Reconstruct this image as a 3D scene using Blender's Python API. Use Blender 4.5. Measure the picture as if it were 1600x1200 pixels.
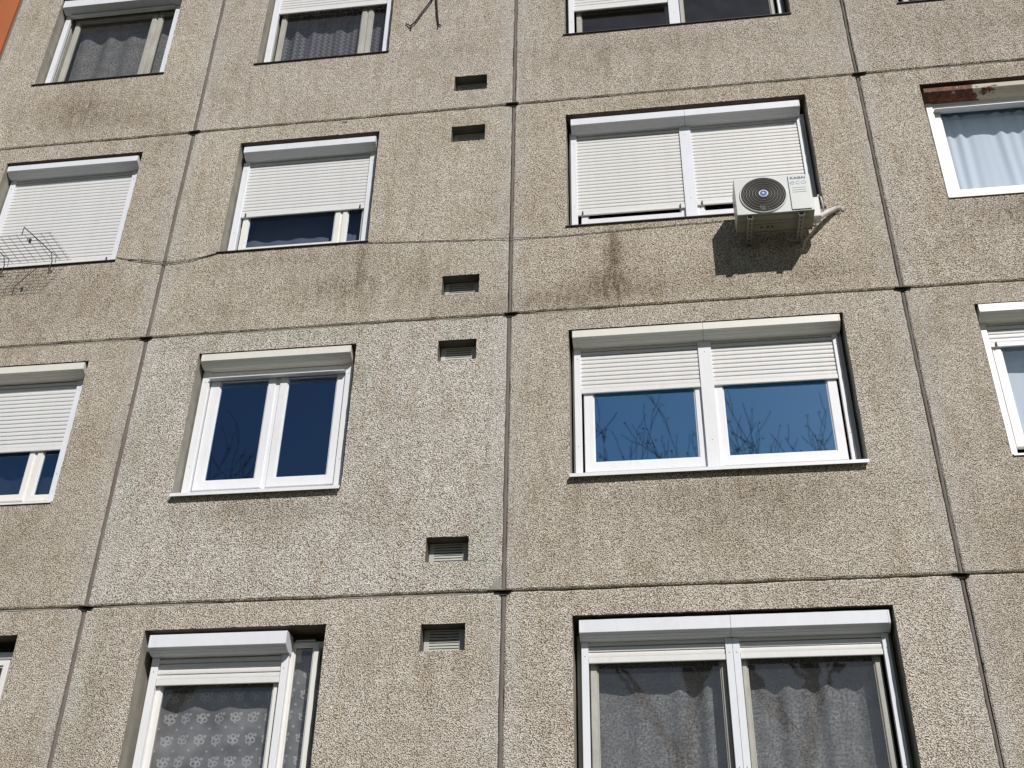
import bpy, math, random
from mathutils import Vector, Matrix

C = bpy.context.scene
for o in list(bpy.data.objects):
    bpy.data.objects.remove(o)
COL = C.collection
R = math.radians

# ------------------------------------------------------------------ camera
cam_d = bpy.data.cameras.new('camera')
cam = bpy.data.objects.new('camera', cam_d)
COL.objects.link(cam)
cam_d.sensor_width = 36.0
cam_d.lens = 1.80653 * 1000 / 1600 * 36.0
cam_d.clip_start = 0.1
cam_d.clip_end = 3000
YAW, PITCH, ROLL = 0.14293, 0.57363, 0.01905
rot = (Matrix.Rotation(YAW, 4, 'Z') @ Matrix.Rotation(math.pi / 2 + PITCH, 4, 'X') @ Matrix.Rotation(ROLL, 4, 'Z'))
cam.matrix_world = Matrix.Translation((1.2962, -8.7329, -6.4952)) @ rot
C.camera = cam
GROUND_Z = -8.1

# ------------------------------------------------------------------ sky, sun, exposure
SUN = Vector((0.53, -1.0, 0.86)).normalized()      # towards the sun
w = bpy.data.worlds.new('World')
C.world = w
w.use_nodes = True
nt = w.node_tree
bg = nt.nodes['Background']
sky = nt.nodes.new('ShaderNodeTexSky')
sky.sky_type = 'NISHITA'
sky.sun_disc = False
sky.sun_elevation = math.asin(SUN.z)
sky.sun_rotation = math.atan2(SUN.x, SUN.y)
sky.air_density = 1.0
sky.dust_density = 0.6
sky.ozone_density = 1.6
nt.links.new(sky.outputs[0], bg.inputs[0])
bg.inputs[1].default_value = 0.052
sun_d = bpy.data.lights.new('sun', 'SUN')
sun_d.energy = 4.95
sun_d.angle = R(0.53)
sun_d.color = (1.0, 0.965, 0.925)
sun = bpy.data.objects.new('sun', sun_d)
COL.objects.link(sun)
sun.rotation_euler = SUN.to_track_quat('Z', 'Y').to_euler()
C.view_settings.view_transform = 'Standard'
C.view_settings.look = 'None'
C.view_settings.gamma = 1.0
C.view_settings.use_curve_mapping = False
C.view_settings.exposure = -0.33
C.cycles.transparent_max_bounces = 16
C.cycles.max_bounces = 8

# ------------------------------------------------------------------ node helpers
class M:
    """small helper round a node material"""
    def __init__(s, name):
        s.m = bpy.data.materials.new(name)
        s.m.use_nodes = True
        s.t = s.m.node_tree
        s.t.nodes.clear()
        s.out = s.t.nodes.new('ShaderNodeOutputMaterial')
    def n(s, typ, **kw):
        nd = s.t.nodes.new(typ)
        ins = kw.pop('ins', {})
        for k, v in kw.items():
            setattr(nd, k, v)
        for k, v in ins.items():
            if isinstance(v, bpy.types.NodeSocket):
                s.t.links.new(v, nd.inputs[k])
            else:
                nd.inputs[k].default_value = v
        return nd
    def pos(s, scale=(1, 1, 1), loc=(0, 0, 0)):
        tc = s.n('ShaderNodeTexCoord')
        mp = s.n('ShaderNodeMapping', ins={0: tc.outputs['Object'], 'Scale': scale, 'Location': loc})
        return mp.outputs[0]
    def noise(s, vec, scale, detail=3, rough=0.55, dist=0.0):
        return s.n('ShaderNodeTexNoise', ins={'Vector': vec, 'Scale': scale, 'Detail': detail, 'Roughness': rough, 'Distortion': dist}).outputs[0]
    def vor(s, vec, scale, feature='F1', rnd=1.0):
        return s.n('ShaderNodeTexVoronoi', feature=feature, ins={'Vector': vec, 'Scale': scale, 'Randomness': rnd})
    def ramp(s, fac, stops):
        r = s.n('ShaderNodeValToRGB', ins={0: fac})
        el = r.color_ramp.elements
        while len(el) < len(stops):
            el.new(0.5)
        for e, (p, c) in zip(el, stops):
            e.position = p
            e.color = (c if len(c) == 4 else (*c, 1)) if not isinstance(c, (int, float)) else (c, c, c, 1)
        return r.outputs[0]
    def mix(s, fac, a, b, mode='MIX'):
        nd = s.n('ShaderNodeMix', data_type='RGBA', blend_type=mode)
        for i, v in ((0, fac), (6, a), (7, b)):
            if isinstance(v, bpy.types.NodeSocket):
                s.t.links.new(v, nd.inputs[i])
            else:
                nd.inputs[i].default_value = v if i == 0 or len(v) == 4 else (*v, 1)
        return nd.outputs[2]
    def math(s, op, a, b=0.0, c=0.0, clamp=False):
        nd = s.n('ShaderNodeMath', operation=op, use_clamp=clamp)
        for i, v in enumerate((a, b, c)):
            if isinstance(v, bpy.types.NodeSocket):
                s.t.links.new(v, nd.inputs[i])
            else:
                nd.inputs[i].default_value = v
        return nd.outputs[0]
    def sep(s, vec):
        return s.n('ShaderNodeSeparateXYZ', ins={0: vec}).outputs
    def maprange(s, v, a, b, c=0.0, d=1.0, smooth=False):
        nd = s.n('ShaderNodeMapRange', interpolation_type='SMOOTHSTEP' if smooth else 'LINEAR',
                 ins={0: v, 1: a, 2: b, 3: c, 4: d})
        return nd.outputs[0]
    def bump(s, h, strength, dist):
        return s.n('ShaderNodeBump', ins={'Height': h, 'Strength': strength, 'Distance': dist}).outputs[0]
    def bsdf(s, color, rough=0.6, normal=None, **kw):
        ins = {'Base Color': color if isinstance(color, bpy.types.NodeSocket) else (*color, 1), 'Roughness': rough}
        ins.update(kw)
        if normal is not None:
            ins['Normal'] = normal
        b = s.n('ShaderNodeBsdfPrincipled', ins=ins)
        s.t.links.new(b.outputs[0], s.out.inputs[0])
        return b
    def surf(s, sock):
        s.t.links.new(sock, s.out.inputs[0])
        return s.m

# ------------------------------------------------------------------ materials
def mat_pebble():
    m = M('exposed_aggregate')
    p = m.pos()
    # slightly warped coordinates so the pebbles are irregular
    wn = m.n('ShaderNodeTexNoise', ins={'Vector': p, 'Scale': 45.0, 'Detail': 1.0})
    wv = m.n('ShaderNodeVectorMath', operation='SCALE', ins={0: wn.outputs[1], 'Scale': 0.008}).outputs[0]
    pv = m.n('ShaderNodeVectorMath', operation='ADD', ins={0: p, 1: wv}).outputs[0]
    rnd_ = m.n('ShaderNodeObjectInfo').outputs['Random']
    v = m.vor(pv, m.maprange(rnd_, 0.0, 1.0, 86.0, 112.0))
    v2 = m.vor(pv, 47.0)
    d = v.outputs['Distance']
    cellv = m.n('ShaderNodeSeparateColor', ins={0: v.outputs['Color']}).outputs[0]
    cell2 = m.n('ShaderNodeSeparateColor', ins={0: v2.outputs['Color']}).outputs[1]
    stone = m.ramp(cellv, [(0.0, (0.36, 0.322, 0.278)), (0.2, (0.59, 0.54, 0.475)), (0.6, (0.79, 0.735, 0.66)),
                           (0.86, (0.93, 0.89, 0.825)), (1.0, (1.0, 0.98, 0.95))])
    small = m.ramp(cell2, [(0.0, (0.54, 0.46, 0.38)), (0.5, (0.74, 0.69, 0.62)), (1.0, (0.90, 0.87, 0.82))])
    stone = m.mix(0.28, stone, small)
    gap = m.maprange(d, 0.42, 0.78, 0.0, 1.0, True)
    col = m.mix(gap, stone, (0.215, 0.187, 0.152))  # grimy cement between the stones; its dark tone also paints in crevice shade
    # cement-rich patches where the stones hardly show
    bald = m.maprange(m.noise(p, 2.6, 5, 0.7, 0.4), 0.54, 0.72, 0.0, 0.5, True)
    col = m.mix(bald, col, m.mix(0.25, (0.57, 0.53, 0.47), col))
    # panel tint
    oi = m.n('ShaderNodeObjectInfo')
    col = m.mix(1.0, col, oi.outputs['Color'], 'MULTIPLY')
    xyz = m.sep(p)
    # broad weathering
    n1 = m.noise(p, 1.1, 5, 0.62)
    col = m.mix(1.0, col, m.ramp(n1, [(0.28, (0.84, 0.81, 0.765)), (0.48, (1.0, 0.995, 0.985)), (0.72, (1.08, 1.08, 1.08))]), 'MULTIPLY')
    n2 = m.noise(m.pos((5.0, 1, 0.9)), 1.5, 5, 0.65)
    col = m.mix(1.0, col, m.ramp(n2, [(0.30, (0.84, 0.80, 0.745)), (0.52, (1.0, 1.0, 1.0))]), 'MULTIPLY')
    n6 = m.noise(p, 7.0, 4, 0.7)
    col = m.mix(1.0, col, m.ramp(n6, [(0.3, (0.92, 0.91, 0.90)), (0.6, (1.04, 1.04, 1.04))]), 'MULTIPLY')
    # shaped stains : (x, z, half width, half height, strength)
    stains = [(1.01, 0.66, 0.075, 0.27, 1.1), (0.93, 0.32, 0.22, 0.16, 0.7), (1.25, 0.2, 0.5, 0.12, 0.35), (0.45, 0.12, 0.9, 0.14, 0.55),
              (-1.50, 0.80, 0.07, 0.30, 0.65), (-1.62, 0.45, 0.35, 0.18, 0.45), (-5.2, 0.75, 0.7, 0.22, 0.45),
              (-2.3, 0.86, 0.8, 0.12, 0.35), (-5.0, 3.35, 0.35, 0.35, 0.4), (-4.6, 3.15, 0.7, 0.2, 0.35),
              (1.7, 3.55, 1.3, 0.18, 0.3), (-2.2, -1.95, 0.8, 0.13, 0.4), (1.9, -1.98, 1.2, 0.14, 0.35),
              (-4.75, -2.1, 0.5, 0.3, 0.35), (5.0, 0.8, 0.8, 0.2, 0.55), (2.9, 0.25, 0.3, 0.12, 0.35),
              (-5.0, 0.35, 1.0, 0.22, 0.30), (-1.9, 0.5, 1.1, 0.28, 0.25), (2.1, 0.35, 1.3, 0.2, 0.25), (-4.9, 3.4, 1.0, 0.3, 0.22), (5.1, 3.4, 1.3, 0.3, 0.34), (4.6, 5.0, .6, .5, 0.22), (5.0, 2.65, 1.2, .08, 0.22), (2.0, 4.9, 1.5, .5, 0.15), (-2.9, 0.2, .5, .2, 0.22), (-4.75, -2.45, .8, .25, 0.26), (1.9, -2.2, 1.2, .2, 0.22), (1.7, 2.66, 1.4, .07, 0.22),
              (-0.9, 0.55, 0.12, 0.3, 0.25), (-3.3, -3.6, 0.12, 0.6, 0.35), (0.98, 3.35, 0.08, 0.25, 0.3), (-1.1, 3.7, 0.5, 0.15, 0.25)]
    tot = None
    for (sx, sz, hx, hz, st) in stains:
        ax = m.math('DIVIDE', m.math('SUBTRACT', xyz[0], sx), hx)
        az = m.math('DIVIDE', m.math('SUBTRACT', xyz[2], sz), hz)
        r2 = m.math('ADD', m.math('MULTIPLY', ax, ax), m.math('MULTIPLY', az, az))
        g = m.math('MULTIPLY', m.math('EXPONENT', m.math('MULTIPLY', r2, -1.0)), st)
        tot = g if tot is None else m.math('ADD', tot, g)
    nb = m.noise(m.pos((3, 3, 1)), 6.0, 5, 0.75)
    tot = m.math('MULTIPLY', tot, m.maprange(nb, 0.35, 0.65, 0.25, 1.25), clamp=True)
    col = m.mix(tot, col, m.mix(1.0, col, (0.38, 0.33, 0.27), 'MULTIPLY'))
    # pale cement slurry along the upright joints, faint algae
    jt = None
    for jx in (-6.335, -3.6, 0.0, 3.6, 7.2):
        a = m.math('ABSOLUTE', m.math('SUBTRACT', xyz[0], jx))
        jt = a if jt is None else m.math('MINIMUM', jt, a)
    nj = m.noise(m.pos((6, 6, 1.3)), 2.2, 4, 0.7)
    sl = m.math('MULTIPLY', m.maprange(jt, 0.02, 0.24, 1.0, 0.0, True), m.maprange(nj, 0.40, 0.60, 0.0, 0.9), clamp=True)
    col = m.mix(sl, col, m.mix(0.5, col, (0.62, 0.60, 0.585)))
    # greenish patches
    greens = [(-0.18, -2.45, 0.13, 0.5, 0.6), (-2.3, -0.1, 0.8, 0.07, 0.6), (-0.45, -0.17, 0.35, 0.09, 0.5), (-1.38, -0.55, 0.08, 0.3, 0.5),
              (-3.45, -1.6, 0.12, 0.9, 0.35), (0.1, 2.45, 0.14, 0.18, 0.5), (-0.45, -2.56, 0.22, 0.06, 0.6), (-3.45, -3.6, 0.1, 0.5, 0.35), (3.45, 0.9, 0.08, 0.5, 0.3)]
    gt = None
    for (sx, sz, hx, hz, st) in greens:
        ax = m.math('DIVIDE', m.math('SUBTRACT', xyz[0], sx), hx)
        az = m.math('DIVIDE', m.math('SUBTRACT', xyz[2], sz), hz)
        r2 = m.math('ADD', m.math('MULTIPLY', ax, ax), m.math('MULTIPLY', az, az))
        g = m.math('MULTIPLY', m.math('EXPONENT', m.math('MULTIPLY', r2, -1.0)), st)
        gt = g if gt is None else m.math('ADD', gt, g)
    gt = m.math('MULTIPLY', gt, m.maprange(m.noise(p, 9.0, 5, 0.7), 0.38, 0.6, 0.1, 1.1), clamp=True)
    col = m.mix(gt, col, m.mix(1.0, col, (0.76, 0.92, 0.80), 'MULTIPLY'))
    h = m.math('ADD', m.math('MULTIPLY', m.math('SUBTRACT', 1.0, d), 1.0), m.math('MULTIPLY', cellv, 0.45))
    h = m.math('SUBTRACT', h, m.math('MULTIPLY', gap, 0.35))
    h = m.math('ADD', h, m.math('MULTIPLY', n6, 0.4))
    m.bsdf(col, 0.85, m.bump(h, 1.0, 0.0056), **{'Specular IOR Level': 0.3})
    return m.m

def mat_concrete(name, c, dark):
    m = M(name)
    p = m.pos()
    n = m.noise(p, 9, 6, 0.7)
    n2 = m.noise(m.pos((3, 3, 0.8)), 3, 4, 0.6)
    col = m.mix(n, dark, c)
    col = m.mix(m.maprange(n2, 0.4, 0.7, 0, 0.6), col, m.mix(1.0, col, (0.6, 0.57, 0.5), 'MULTIPLY'))
    m.bsdf(col, 0.9, m.bump(m.noise(p, 90, 4, 0.7), 0.6, 0.004))
    return m.m

def mat_plain(name, c, rough=0.45, var=0.06, grime=None, bumpy=0.0, metallic=0.0, scale=6.0):
    m = M(name)
    p = m.pos()
    n = m.noise(m.pos((1, 1, 0.5)), scale, 5, 0.65)
    lo = tuple(x * (1 - var * 2.2) for x in c)
    hi = tuple(min(1, x * (1 + var)) for x in c)
    col = m.mix(m.maprange(n, 0.3, 0.7), lo, hi)
    if grime:
        g = m.noise(m.pos((9, 9, 2.2)), 2.5, 6, 0.75)
        col = m.mix(m.maprange(g, 0.53, 0.78, 0, grime), col, m.mix(1.0, col, (0.5, 0.45, 0.36), 'MULTIPLY'))
    nrm = m.bump(m.noise(p, 60, 3, 0.6), bumpy, 0.002) if bumpy else None
    m.bsdf(col, rough, nrm, Metallic=metallic)
    return m.m

def mat_rusty_box():
    m = M('peeling_paint')
    p = m.pos()
    n = m.noise(m.pos((1.3, 1, 1.8)), 5.5, 7, 0.68, 0.35)
    x = m.sep(p)[0]
    edge = m.maprange(x, 4.45, 5.15, 0.22, -0.10)
    f = m.maprange(m.math('ADD', n, edge), 0.555, 0.575)
    paint = m.mix(m.noise(p, 8, 3), (0.50, 0.46, 0.36), (0.62, 0.58, 0.48))
    rust = m.ramp(m.noise(p, 24, 5, 0.7), [(0.3, (0.035, 0.018, 0.014)), (0.5, (0.14, 0.05, 0.03)), (0.72, (0.30, 0.13, 0.065))])
    m.bsdf(m.mix(f, paint, rust), 0.75, m.bump(m.math('SUBTRACT', 1.0, f), 0.7, 0.003))
    return m.m

def mat_glass(name, refl, refl_tint, body_tint, wav=0.0, dust=0.0):
    m = M(name)
    fr = m.math('POWER', m.n('ShaderNodeLayerWeight').outputs['Facing'], 5.0)
    fac = m.math('MULTIPLY_ADD', fr, 0.9, refl, clamp=True)
    kw = {}
    nn = m.noise(m.pos(), 2.3, 2, 0.4)
    nrm = m.bump(nn, 0.15 if wav else 0.02, max(wav, 0.004))
    gl = m.n('ShaderNodeBsdfGlossy', ins={'Color': (*refl_tint, 1), 'Roughness': 0.02, 'Normal': nrm})
    tr = m.n('ShaderNodeBsdfTransparent', ins={'Color': (*body_tint, 1)})
    mx = m.n('ShaderNodeMixShader', ins={0: fac, 1: tr.outputs[0], 2: gl.outputs[0]})
    if dust:
        df = m.n('ShaderNodeBsdfDiffuse', ins={'Color': (0.42, 0.42, 0.44, 1)})
        dn = m.maprange(m.noise(m.pos(), 5, 4, 0.6), 0.3, 0.7, dust * 0.6, dust * 1.3)
        mx = m.n('ShaderNodeMixShader', ins={0: dn, 1: mx.outputs[0], 2: df.outputs[0]})
    return m.surf(mx.outputs[0])

def mat_curtain(name, c, density, pattern=None, back=0.3):
    m = M(name)
    uv = m.n('ShaderNodeUVMap').outputs[0]
    if pattern == 'rosette':
        wn_ = m.n('ShaderNodeTexNoise', ins={'Vector': uv, 'Scale': 6.0, 'Detail': 2.0})
        uv = m.n('ShaderNodeVectorMath', operation='ADD', ins={0: uv, 1: m.n('ShaderNodeVectorMath', operation='SCALE', ins={0: wn_.outputs[1], 'Scale': 0.03}).outputs[0]}).outputs[0]
    u = m.sep(uv)
    df = m.n('ShaderNodeBsdfDiffuse', ins={'Color': (*c, 1)})
    tl = m.n('ShaderNodeBsdfTranslucent', ins={'Color': (*c, 1)})
    cl = m.n('ShaderNodeMixShader', ins={0: back, 1: df.outputs[0], 2: tl.outputs[0]})
    tr = m.n('ShaderNodeBsdfTransparent')
    fac = density
    if pattern == 'lace':
        l1 = m.maprange(m.noise(uv, 48.0, 4, 0.85), 0.44, 0.58, 0.0, 0.62)
        n = m.noise(uv, 7.0, 2)
        fac = m.math('ADD', m.math('MULTIPLY', m.maprange(n, 0.3, 0.7, 0.4, 1.0), l1), density * 0.7, clamp=True)
    elif pattern == 'zigzag':
        q = m.math('ABSOLUTE', m.math('SUBTRACT', m.math('FRACT', m.math('MULTIPLY', u[1], 16.0)), 0.5))
        z = m.math('FRACT', m.math('ADD', m.math('MULTIPLY', u[0], 14.0), q))
        fac = m.math('ADD', m.maprange(m.math('ABSOLUTE', m.math('SUBTRACT', z, 0.5)), 0.25, 0.4, 0.0, 0.28), density, clamp=True)
    elif pattern == 'rosette':
        # rows of rosettes with three scrolls and small dots between the rows
        def cell(su, sv, ou, ov):
            row = m.math('FLOOR', m.math('MULTIPLY_ADD', u[1], sv, ov))
            a = m.math('SUBTRACT', m.math('FRACT', m.math('ADD', m.math('MULTIPLY_ADD', u[0], su, ou), m.math('MULTIPLY', row, 0.0))), 0.5)
            b = m.math('SUBTRACT', m.math('FRACT', m.math('MULTIPLY_ADD', u[1], sv, ov)), 0.5)
            return m.math('DIVIDE', a, su), m.math('DIVIDE', b, sv)
        def rad(a, b, ca, cb):
            aa = m.math('SUBTRACT', a, ca)
            bb = m.math('SUBTRACT', b, cb)
            return m.math('SQRT', m.math('ADD', m.math('MULTIPLY', aa, aa), m.math('MULTIPLY', bb, bb)))
        a, b = cell(7.0, 5.6, 0.1, 0.0)
        tot = None
        for (ca, cb, r0, th) in ((-0.018, -0.016, 0.018, 0.0055), (0.020, -0.016, 0.017, 0.0055), (0.002, 0.018, 0.017, 0.0055), (0.040, 0.026, 0.008, 0.005), (-0.034, 0.016, 0.006, 0.005), (0.0, -0.044, 0.006, 0.004)):
            ring = m.maprange(m.math('ABSOLUTE', m.math('SUBTRACT', rad(a, b, ca, cb), r0)), th * 0.6, th * 1.3, 1.0, 0.0)
            tot = ring if tot is None else m.math('MAXIMUM', tot, ring)
        a2, b2 = cell(7.0, 5.6, 0.6, 0.5)
        dot = m.maprange(rad(a2, b2, 0, 0), 0.007, 0.012, 0.9, 0.0)
        tot = m.math('MAXIMUM', tot, dot)
        tot = m.math('MULTIPLY', tot, m.maprange(m.noise(uv, 30.0, 3, 0.7), 0.35, 0.6, 0.45, 1.1))
        fac = m.math('MULTIPLY_ADD', tot, 0.72, m.maprange(m.noise(uv, 3.5, 3, 0.6), 0.35, 0.65, density * 0.8, density * 1.7), clamp=True)
    mx = m.n('ShaderNodeMixShader', ins={1: tr.outputs[0], 2: cl.outputs[0]})
    if isinstance(fac, (int, float)):
        mx.inputs[0].default_value = fac
    else:
        m.t.links.new(fac, mx.inputs[0])
    return m.surf(mx.outputs[0])

MT = {
    'pebble': mat_pebble(),
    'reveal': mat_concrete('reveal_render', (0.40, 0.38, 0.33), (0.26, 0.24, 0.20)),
    'soffit': mat_concrete('shaded_brown_lintel', (0.17, 0.125, 0.095), (0.09, 0.065, 0.05)),  # reddish-brown lintel with the recess shade mixed into its colour
    'duct': mat_concrete('shaded_vent_shaft', (0.20, 0.185, 0.16), (0.10, 0.09, 0.075)),  # concrete darkened to paint in the shade inside the vent recess
    'joint': mat_concrete('joint_sealant', (0.24, 0.21, 0.19), (0.13, 0.112, 0.10)),
    'gap': mat_concrete('joint_depth', (0.10, 0.08, 0.06), (0.05, 0.04, 0.03)),
    'lead': mat_plain('weathered_sheet', (0.12, 0.10, 0.085), 0.7, 0.15, 0.5),
    'white': mat_plain('white_aluminium', (0.80, 0.82, 0.87), 0.35, 0.02, 0.22),
    'cream': mat_plain('cream_aluminium', (0.78, 0.76, 0.70), 0.4, 0.02, 0.12),
    'slat_white': mat_plain('white_plastic_slat', (0.77, 0.775, 0.775), 0.45, 0.02, 0.22),
    'slat_cream': mat_plain('cream_plastic_slat', (0.77, 0.765, 0.75), 0.45, 0.02, 0.22),
    'upvc': mat_plain('white_window_profile', (0.83, 0.835, 0.86), 0.3, 0.02, 0.18),
    'upvc_warm': mat_plain('warm_white_window_profile', (0.82, 0.81, 0.78), 0.35, 0.02, 0.22),
    'wood': mat_plain('old_painted_wood', (0.44, 0.43, 0.385), 0.6, 0.10, 0.5, 0.5),
    'sill_dark': mat_plain('dark_brown_flashing', (0.035, 0.022, 0.02), 0.5, 0.2, 0.3),
    'steel': mat_plain('galvanised_bracket', (0.30, 0.30, 0.27), 0.5, 0.08, 0.3),
    'rust_rod': mat_plain('rusty_dark_rod', (0.028, 0.018, 0.013), 0.8, 0.2),
    'wire': mat_plain('dark_wire', (0.05, 0.045, 0.04), 0.6, 0.1),
    'black': mat_plain('black_plastic', (0.02, 0.02, 0.02), 0.5, 0.1),
    'ac': mat_plain('appliance_white', (0.64, 0.655, 0.645), 0.4, 0.02, 0.06),
    'ac_base': mat_plain('shaded_galvanised_base', (0.30, 0.295, 0.225), 0.55, 0.08, 0.4),  # olive base metal, darkened so its colour carries the underside shade
    'ac_dark': mat_plain('fan_void', (0.018, 0.017, 0.016), 0.8, 0.1),
    'ac_ring': mat_plain('fan_guard_wire', (0.085, 0.08, 0.068), 0.5, 0.05),
    'blue': mat_plain('badge_blue', (0.03, 0.10, 0.42), 0.3, 0.02),
    'badge_white': mat_plain('badge_white', (0.75, 0.80, 0.9), 0.3, 0.02),
    'print_dark': mat_plain('print_navy', (0.03, 0.06, 0.12), 0.5, 0.02),
    'print_pale': mat_plain('print_pale_blue', (0.36, 0.47, 0.56), 0.5, 0.02),
    'insul': mat_plain('pipe_wrap', (0.78, 0.74, 0.70), 0.6, 0.06, 0.3, 0.6, 0, 20),
    'vent': mat_plain('vent_plastic', (0.50, 0.50, 0.46), 0.5, 0.05, 0.4),
    'vent_pale': mat_plain('pale_vent_plastic', (0.62, 0.60, 0.56), 0.5, 0.05, 0.3),
    'orange': mat_plain('orange_render', (0.46, 0.135, 0.045), 0.9, 0.05, 0.25, 0.7, 0, 2.5),
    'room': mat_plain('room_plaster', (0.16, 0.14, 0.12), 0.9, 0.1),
    'rusty_box': mat_rusty_box(),
    'bark': mat_plain('bark', (0.10, 0.075, 0.055), 0.9, 0.2, 0.4, 1.0, 0, 12),
    'leaf': mat_plain('withered_leaf', (0.07, 0.05, 0.025), 0.8, 0.3),
    'grass': mat_plain('grass', (0.035, 0.04, 0.018), 0.95, 0.25, 0.6, 1.0, 0, 0.8),
    'foam': mat_plain('foam', (0.75, 0.62, 0.36), 0.9, 0.1),
}
G_COAT = mat_glass('coated_glass', 0.92, (0.37, 0.71, 1.0), (0.45, 0.50, 0.52))
G_DEEP = mat_glass('dark_glass', 0.36, (0.42, 0.68, 1.0), (0.5, 0.54, 0.58))
G_VEIL = mat_glass('curtained_glass', 0.10, (0.5, 0.72, 1.0), (0.80, 0.84, 0.90))
G_DARK = mat_glass('shaded_glass', 0.03, (0.8, 0.9, 1.0), (0.5, 0.5, 0.5))
G_SKY = mat_glass('sky_glass', 0.22, (0.62, 0.84, 1.0), (0.92, 0.96, 1.0))
G_OLD = mat_glass('old_double_glass', 0.135, (1.0, 0.95, 0.88), (0.77, 0.77, 0.77), 0.02, 0.05)

# ------------------------------------------------------------------ mesh helpers
def tag(o, label=None, cat=None, group=None, kind=None):
    if label: o['label'] = label
    if cat: o['category'] = cat
    if group: o['group'] = group
    if kind: o['kind'] = kind
    return o

def empty(name, loc=(0, 0, 0), **kw):
    o = bpy.data.objects.new(name, None)
    o.empty_display_size = 0.1
    COL.objects.link(o)
    o.location = loc
    tag(o, **kw)
    return o

class B:
    """mesh builder"""
    def __init__(s):
        s.v, s.f, s.mi, s.uv = [], [], [], None
    def quad(s, a, b, c, d, mi=0):
        i = len(s.v)
        s.v += [a, b, c, d]
        s.f.append((i, i + 1, i + 2, i + 3)); s.mi.append(mi)
        return s
    def box(s, x0, x1, y0, y1, z0, z1, mi=0, b=0.0):
        """box, with optional small chamfer of the long outline"""
        if b <= 0:
            i = len(s.v)
            s.v += [(x0, y0, z0), (x1, y0, z0), (x1, y1, z0), (x0, y1, z0), (x0, y0, z1), (x1, y0, z1), (x1, y1, z1), (x0, y1, z1)]
            for q in ((0, 1, 5, 4), (1, 2, 6, 5), (2, 3, 7, 6), (3, 0, 4, 7), (4, 5, 6, 7), (3, 2, 1, 0)):
                s.f.append(tuple(i + k for k in q)); s.mi.append(mi)
            return s
        import bmesh
        bm = bmesh.new()
        bmesh.ops.create_cube(bm, size=1.0)
        for v in bm.verts:
            v.co = Vector(((x0 + x1) / 2 + v.co.x * (x1 - x0), (y0 + y1) / 2 + v.co.y * (y1 - y0), (z0 + z1) / 2 + v.co.z * (z1 - z0)))
        bmesh.ops.bevel(bm, geom=bm.edges[:], offset=b, segments=2, profile=0.5, affect='EDGES')
        i = len(s.v)
        bm.verts.index_update()
        s.v += [tuple(v.co) for v in bm.verts]
        for f in bm.faces:
            s.f.append(tuple(i + v.index for v in f.verts)); s.mi.append(mi)
        bm.free()
        return s
    def ring(s, x0, x1, z0, z1, wl, y0, y1, wr=None, wt=None, wb=None, mi=0, b=0.004):
        wr = wl if wr is None else wr
        wt = wl if wt is None else wt
        wb = wl if wb is None else wb
        def L(e, y, inner):
            if inner:
                return [(x0 + wl - e, y, z0 + wb - e), (x1 - wr + e, y, z0 + wb - e), (x1 - wr + e, y, z1 - wt + e), (x0 + wl - e, y, z1 - wt + e)]
            return [(x0 + e, y, z0 + e), (x1 - e, y, z0 + e), (x1 - e, y, z1 - e), (x0 + e, y, z1 - e)]
        loops = [L(0, y1, False), L(0, y0 + b, False), L(b, y0, False), L(b, y0, True), L(0, y0 + b, True), L(0, y1, True), L(0, y1, False)]
        i = len(s.v)
        for l in loops[:-1]:
            s.v += l
        for k in range(6):
            a, c = i + 4 * k, i + 4 * ((k + 1) % 6)
            for j in range(4):
                s.f.append((a + j, a + (j + 1) % 4, c + (j + 1) % 4, c + j)); s.mi.append(mi)
        return s
    def prism_x(s, x0, x1, prof, mi=0, caps=True):
        """profile of (y, z) points swept along x"""
        i = len(s.v); n = len(prof)
        s.v += [(x0, y, z) for y, z in prof] + [(x1, y, z) for y, z in prof]
        for k in range(n):
            s.f.append((i + k, i + (k + 1) % n, i + n + (k + 1) % n, i + n + k)); s.mi.append(mi)
        if caps:
            s.f.append(tuple(i + k for k in range(n))[::-1]); s.mi.append(mi)
            s.f.append(tuple(i + n + k for k in range(n))); s.mi.append(mi)
        return s
    def tube(s, pts, rad, n=8, mi=0, cap=True):
        pts = [Vector(p) for p in pts]
        if not isinstance(rad, (list, tuple)):
            rad = [rad] * len(pts)
        i = len(s.v)
        up = None
        for k, p in enumerate(pts):
            d = (pts[min(k + 1, len(pts) - 1)] - pts[max(k - 1, 0)]).normalized()
            if up is None:
                up = d.orthogonal().normalized()
            else:
                up = (up - d * up.dot(d))
                up = up.normalized() if up.length > 1e-5 else d.orthogonal().normalized()
            sd = d.cross(up)
            for j in range(n):
                a = 2 * math.pi * j / n
                s.v.append(tuple(p + (up * math.cos(a) + sd * math.sin(a)) * rad[k]))
        for k in range(len(pts) - 1):
            for j in range(n):
                s.f.append((i + k * n + j, i + k * n + (j + 1) % n, i + (k + 1) * n + (j + 1) % n, i + (k + 1) * n + j)); s.mi.append(mi)
        if cap:
            s.f.append(tuple(i + j for j in range(n))[::-1]); s.mi.append(mi)
            e = i + (len(pts) - 1) * n
            s.f.append(tuple(e + j for j in range(n))); s.mi.append(mi)
        return s
    def torus(s, cx, y, cz, r, t, ty=None, n=48, k=6, mi=0):
        ty = t if ty is None else ty
        i = len(s.v)
        for a in range(n):
            A = 2 * math.pi * a / n
            for b in range(k):
                Bq = 2 * math.pi * b / k
                rr = r + t * math.cos(Bq)
                s.v.append((cx + rr * math.cos(A), y + ty * math.sin(Bq), cz + rr * math.sin(A)))
        for a in range(n):
            for b in range(k):
                s.f.append((i + a * k + b, i + a * k + (b + 1) % k, i + ((a + 1) % n) * k + (b + 1) % k, i + ((a + 1) % n) * k + b)); s.mi.append(mi)
        return s
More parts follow.
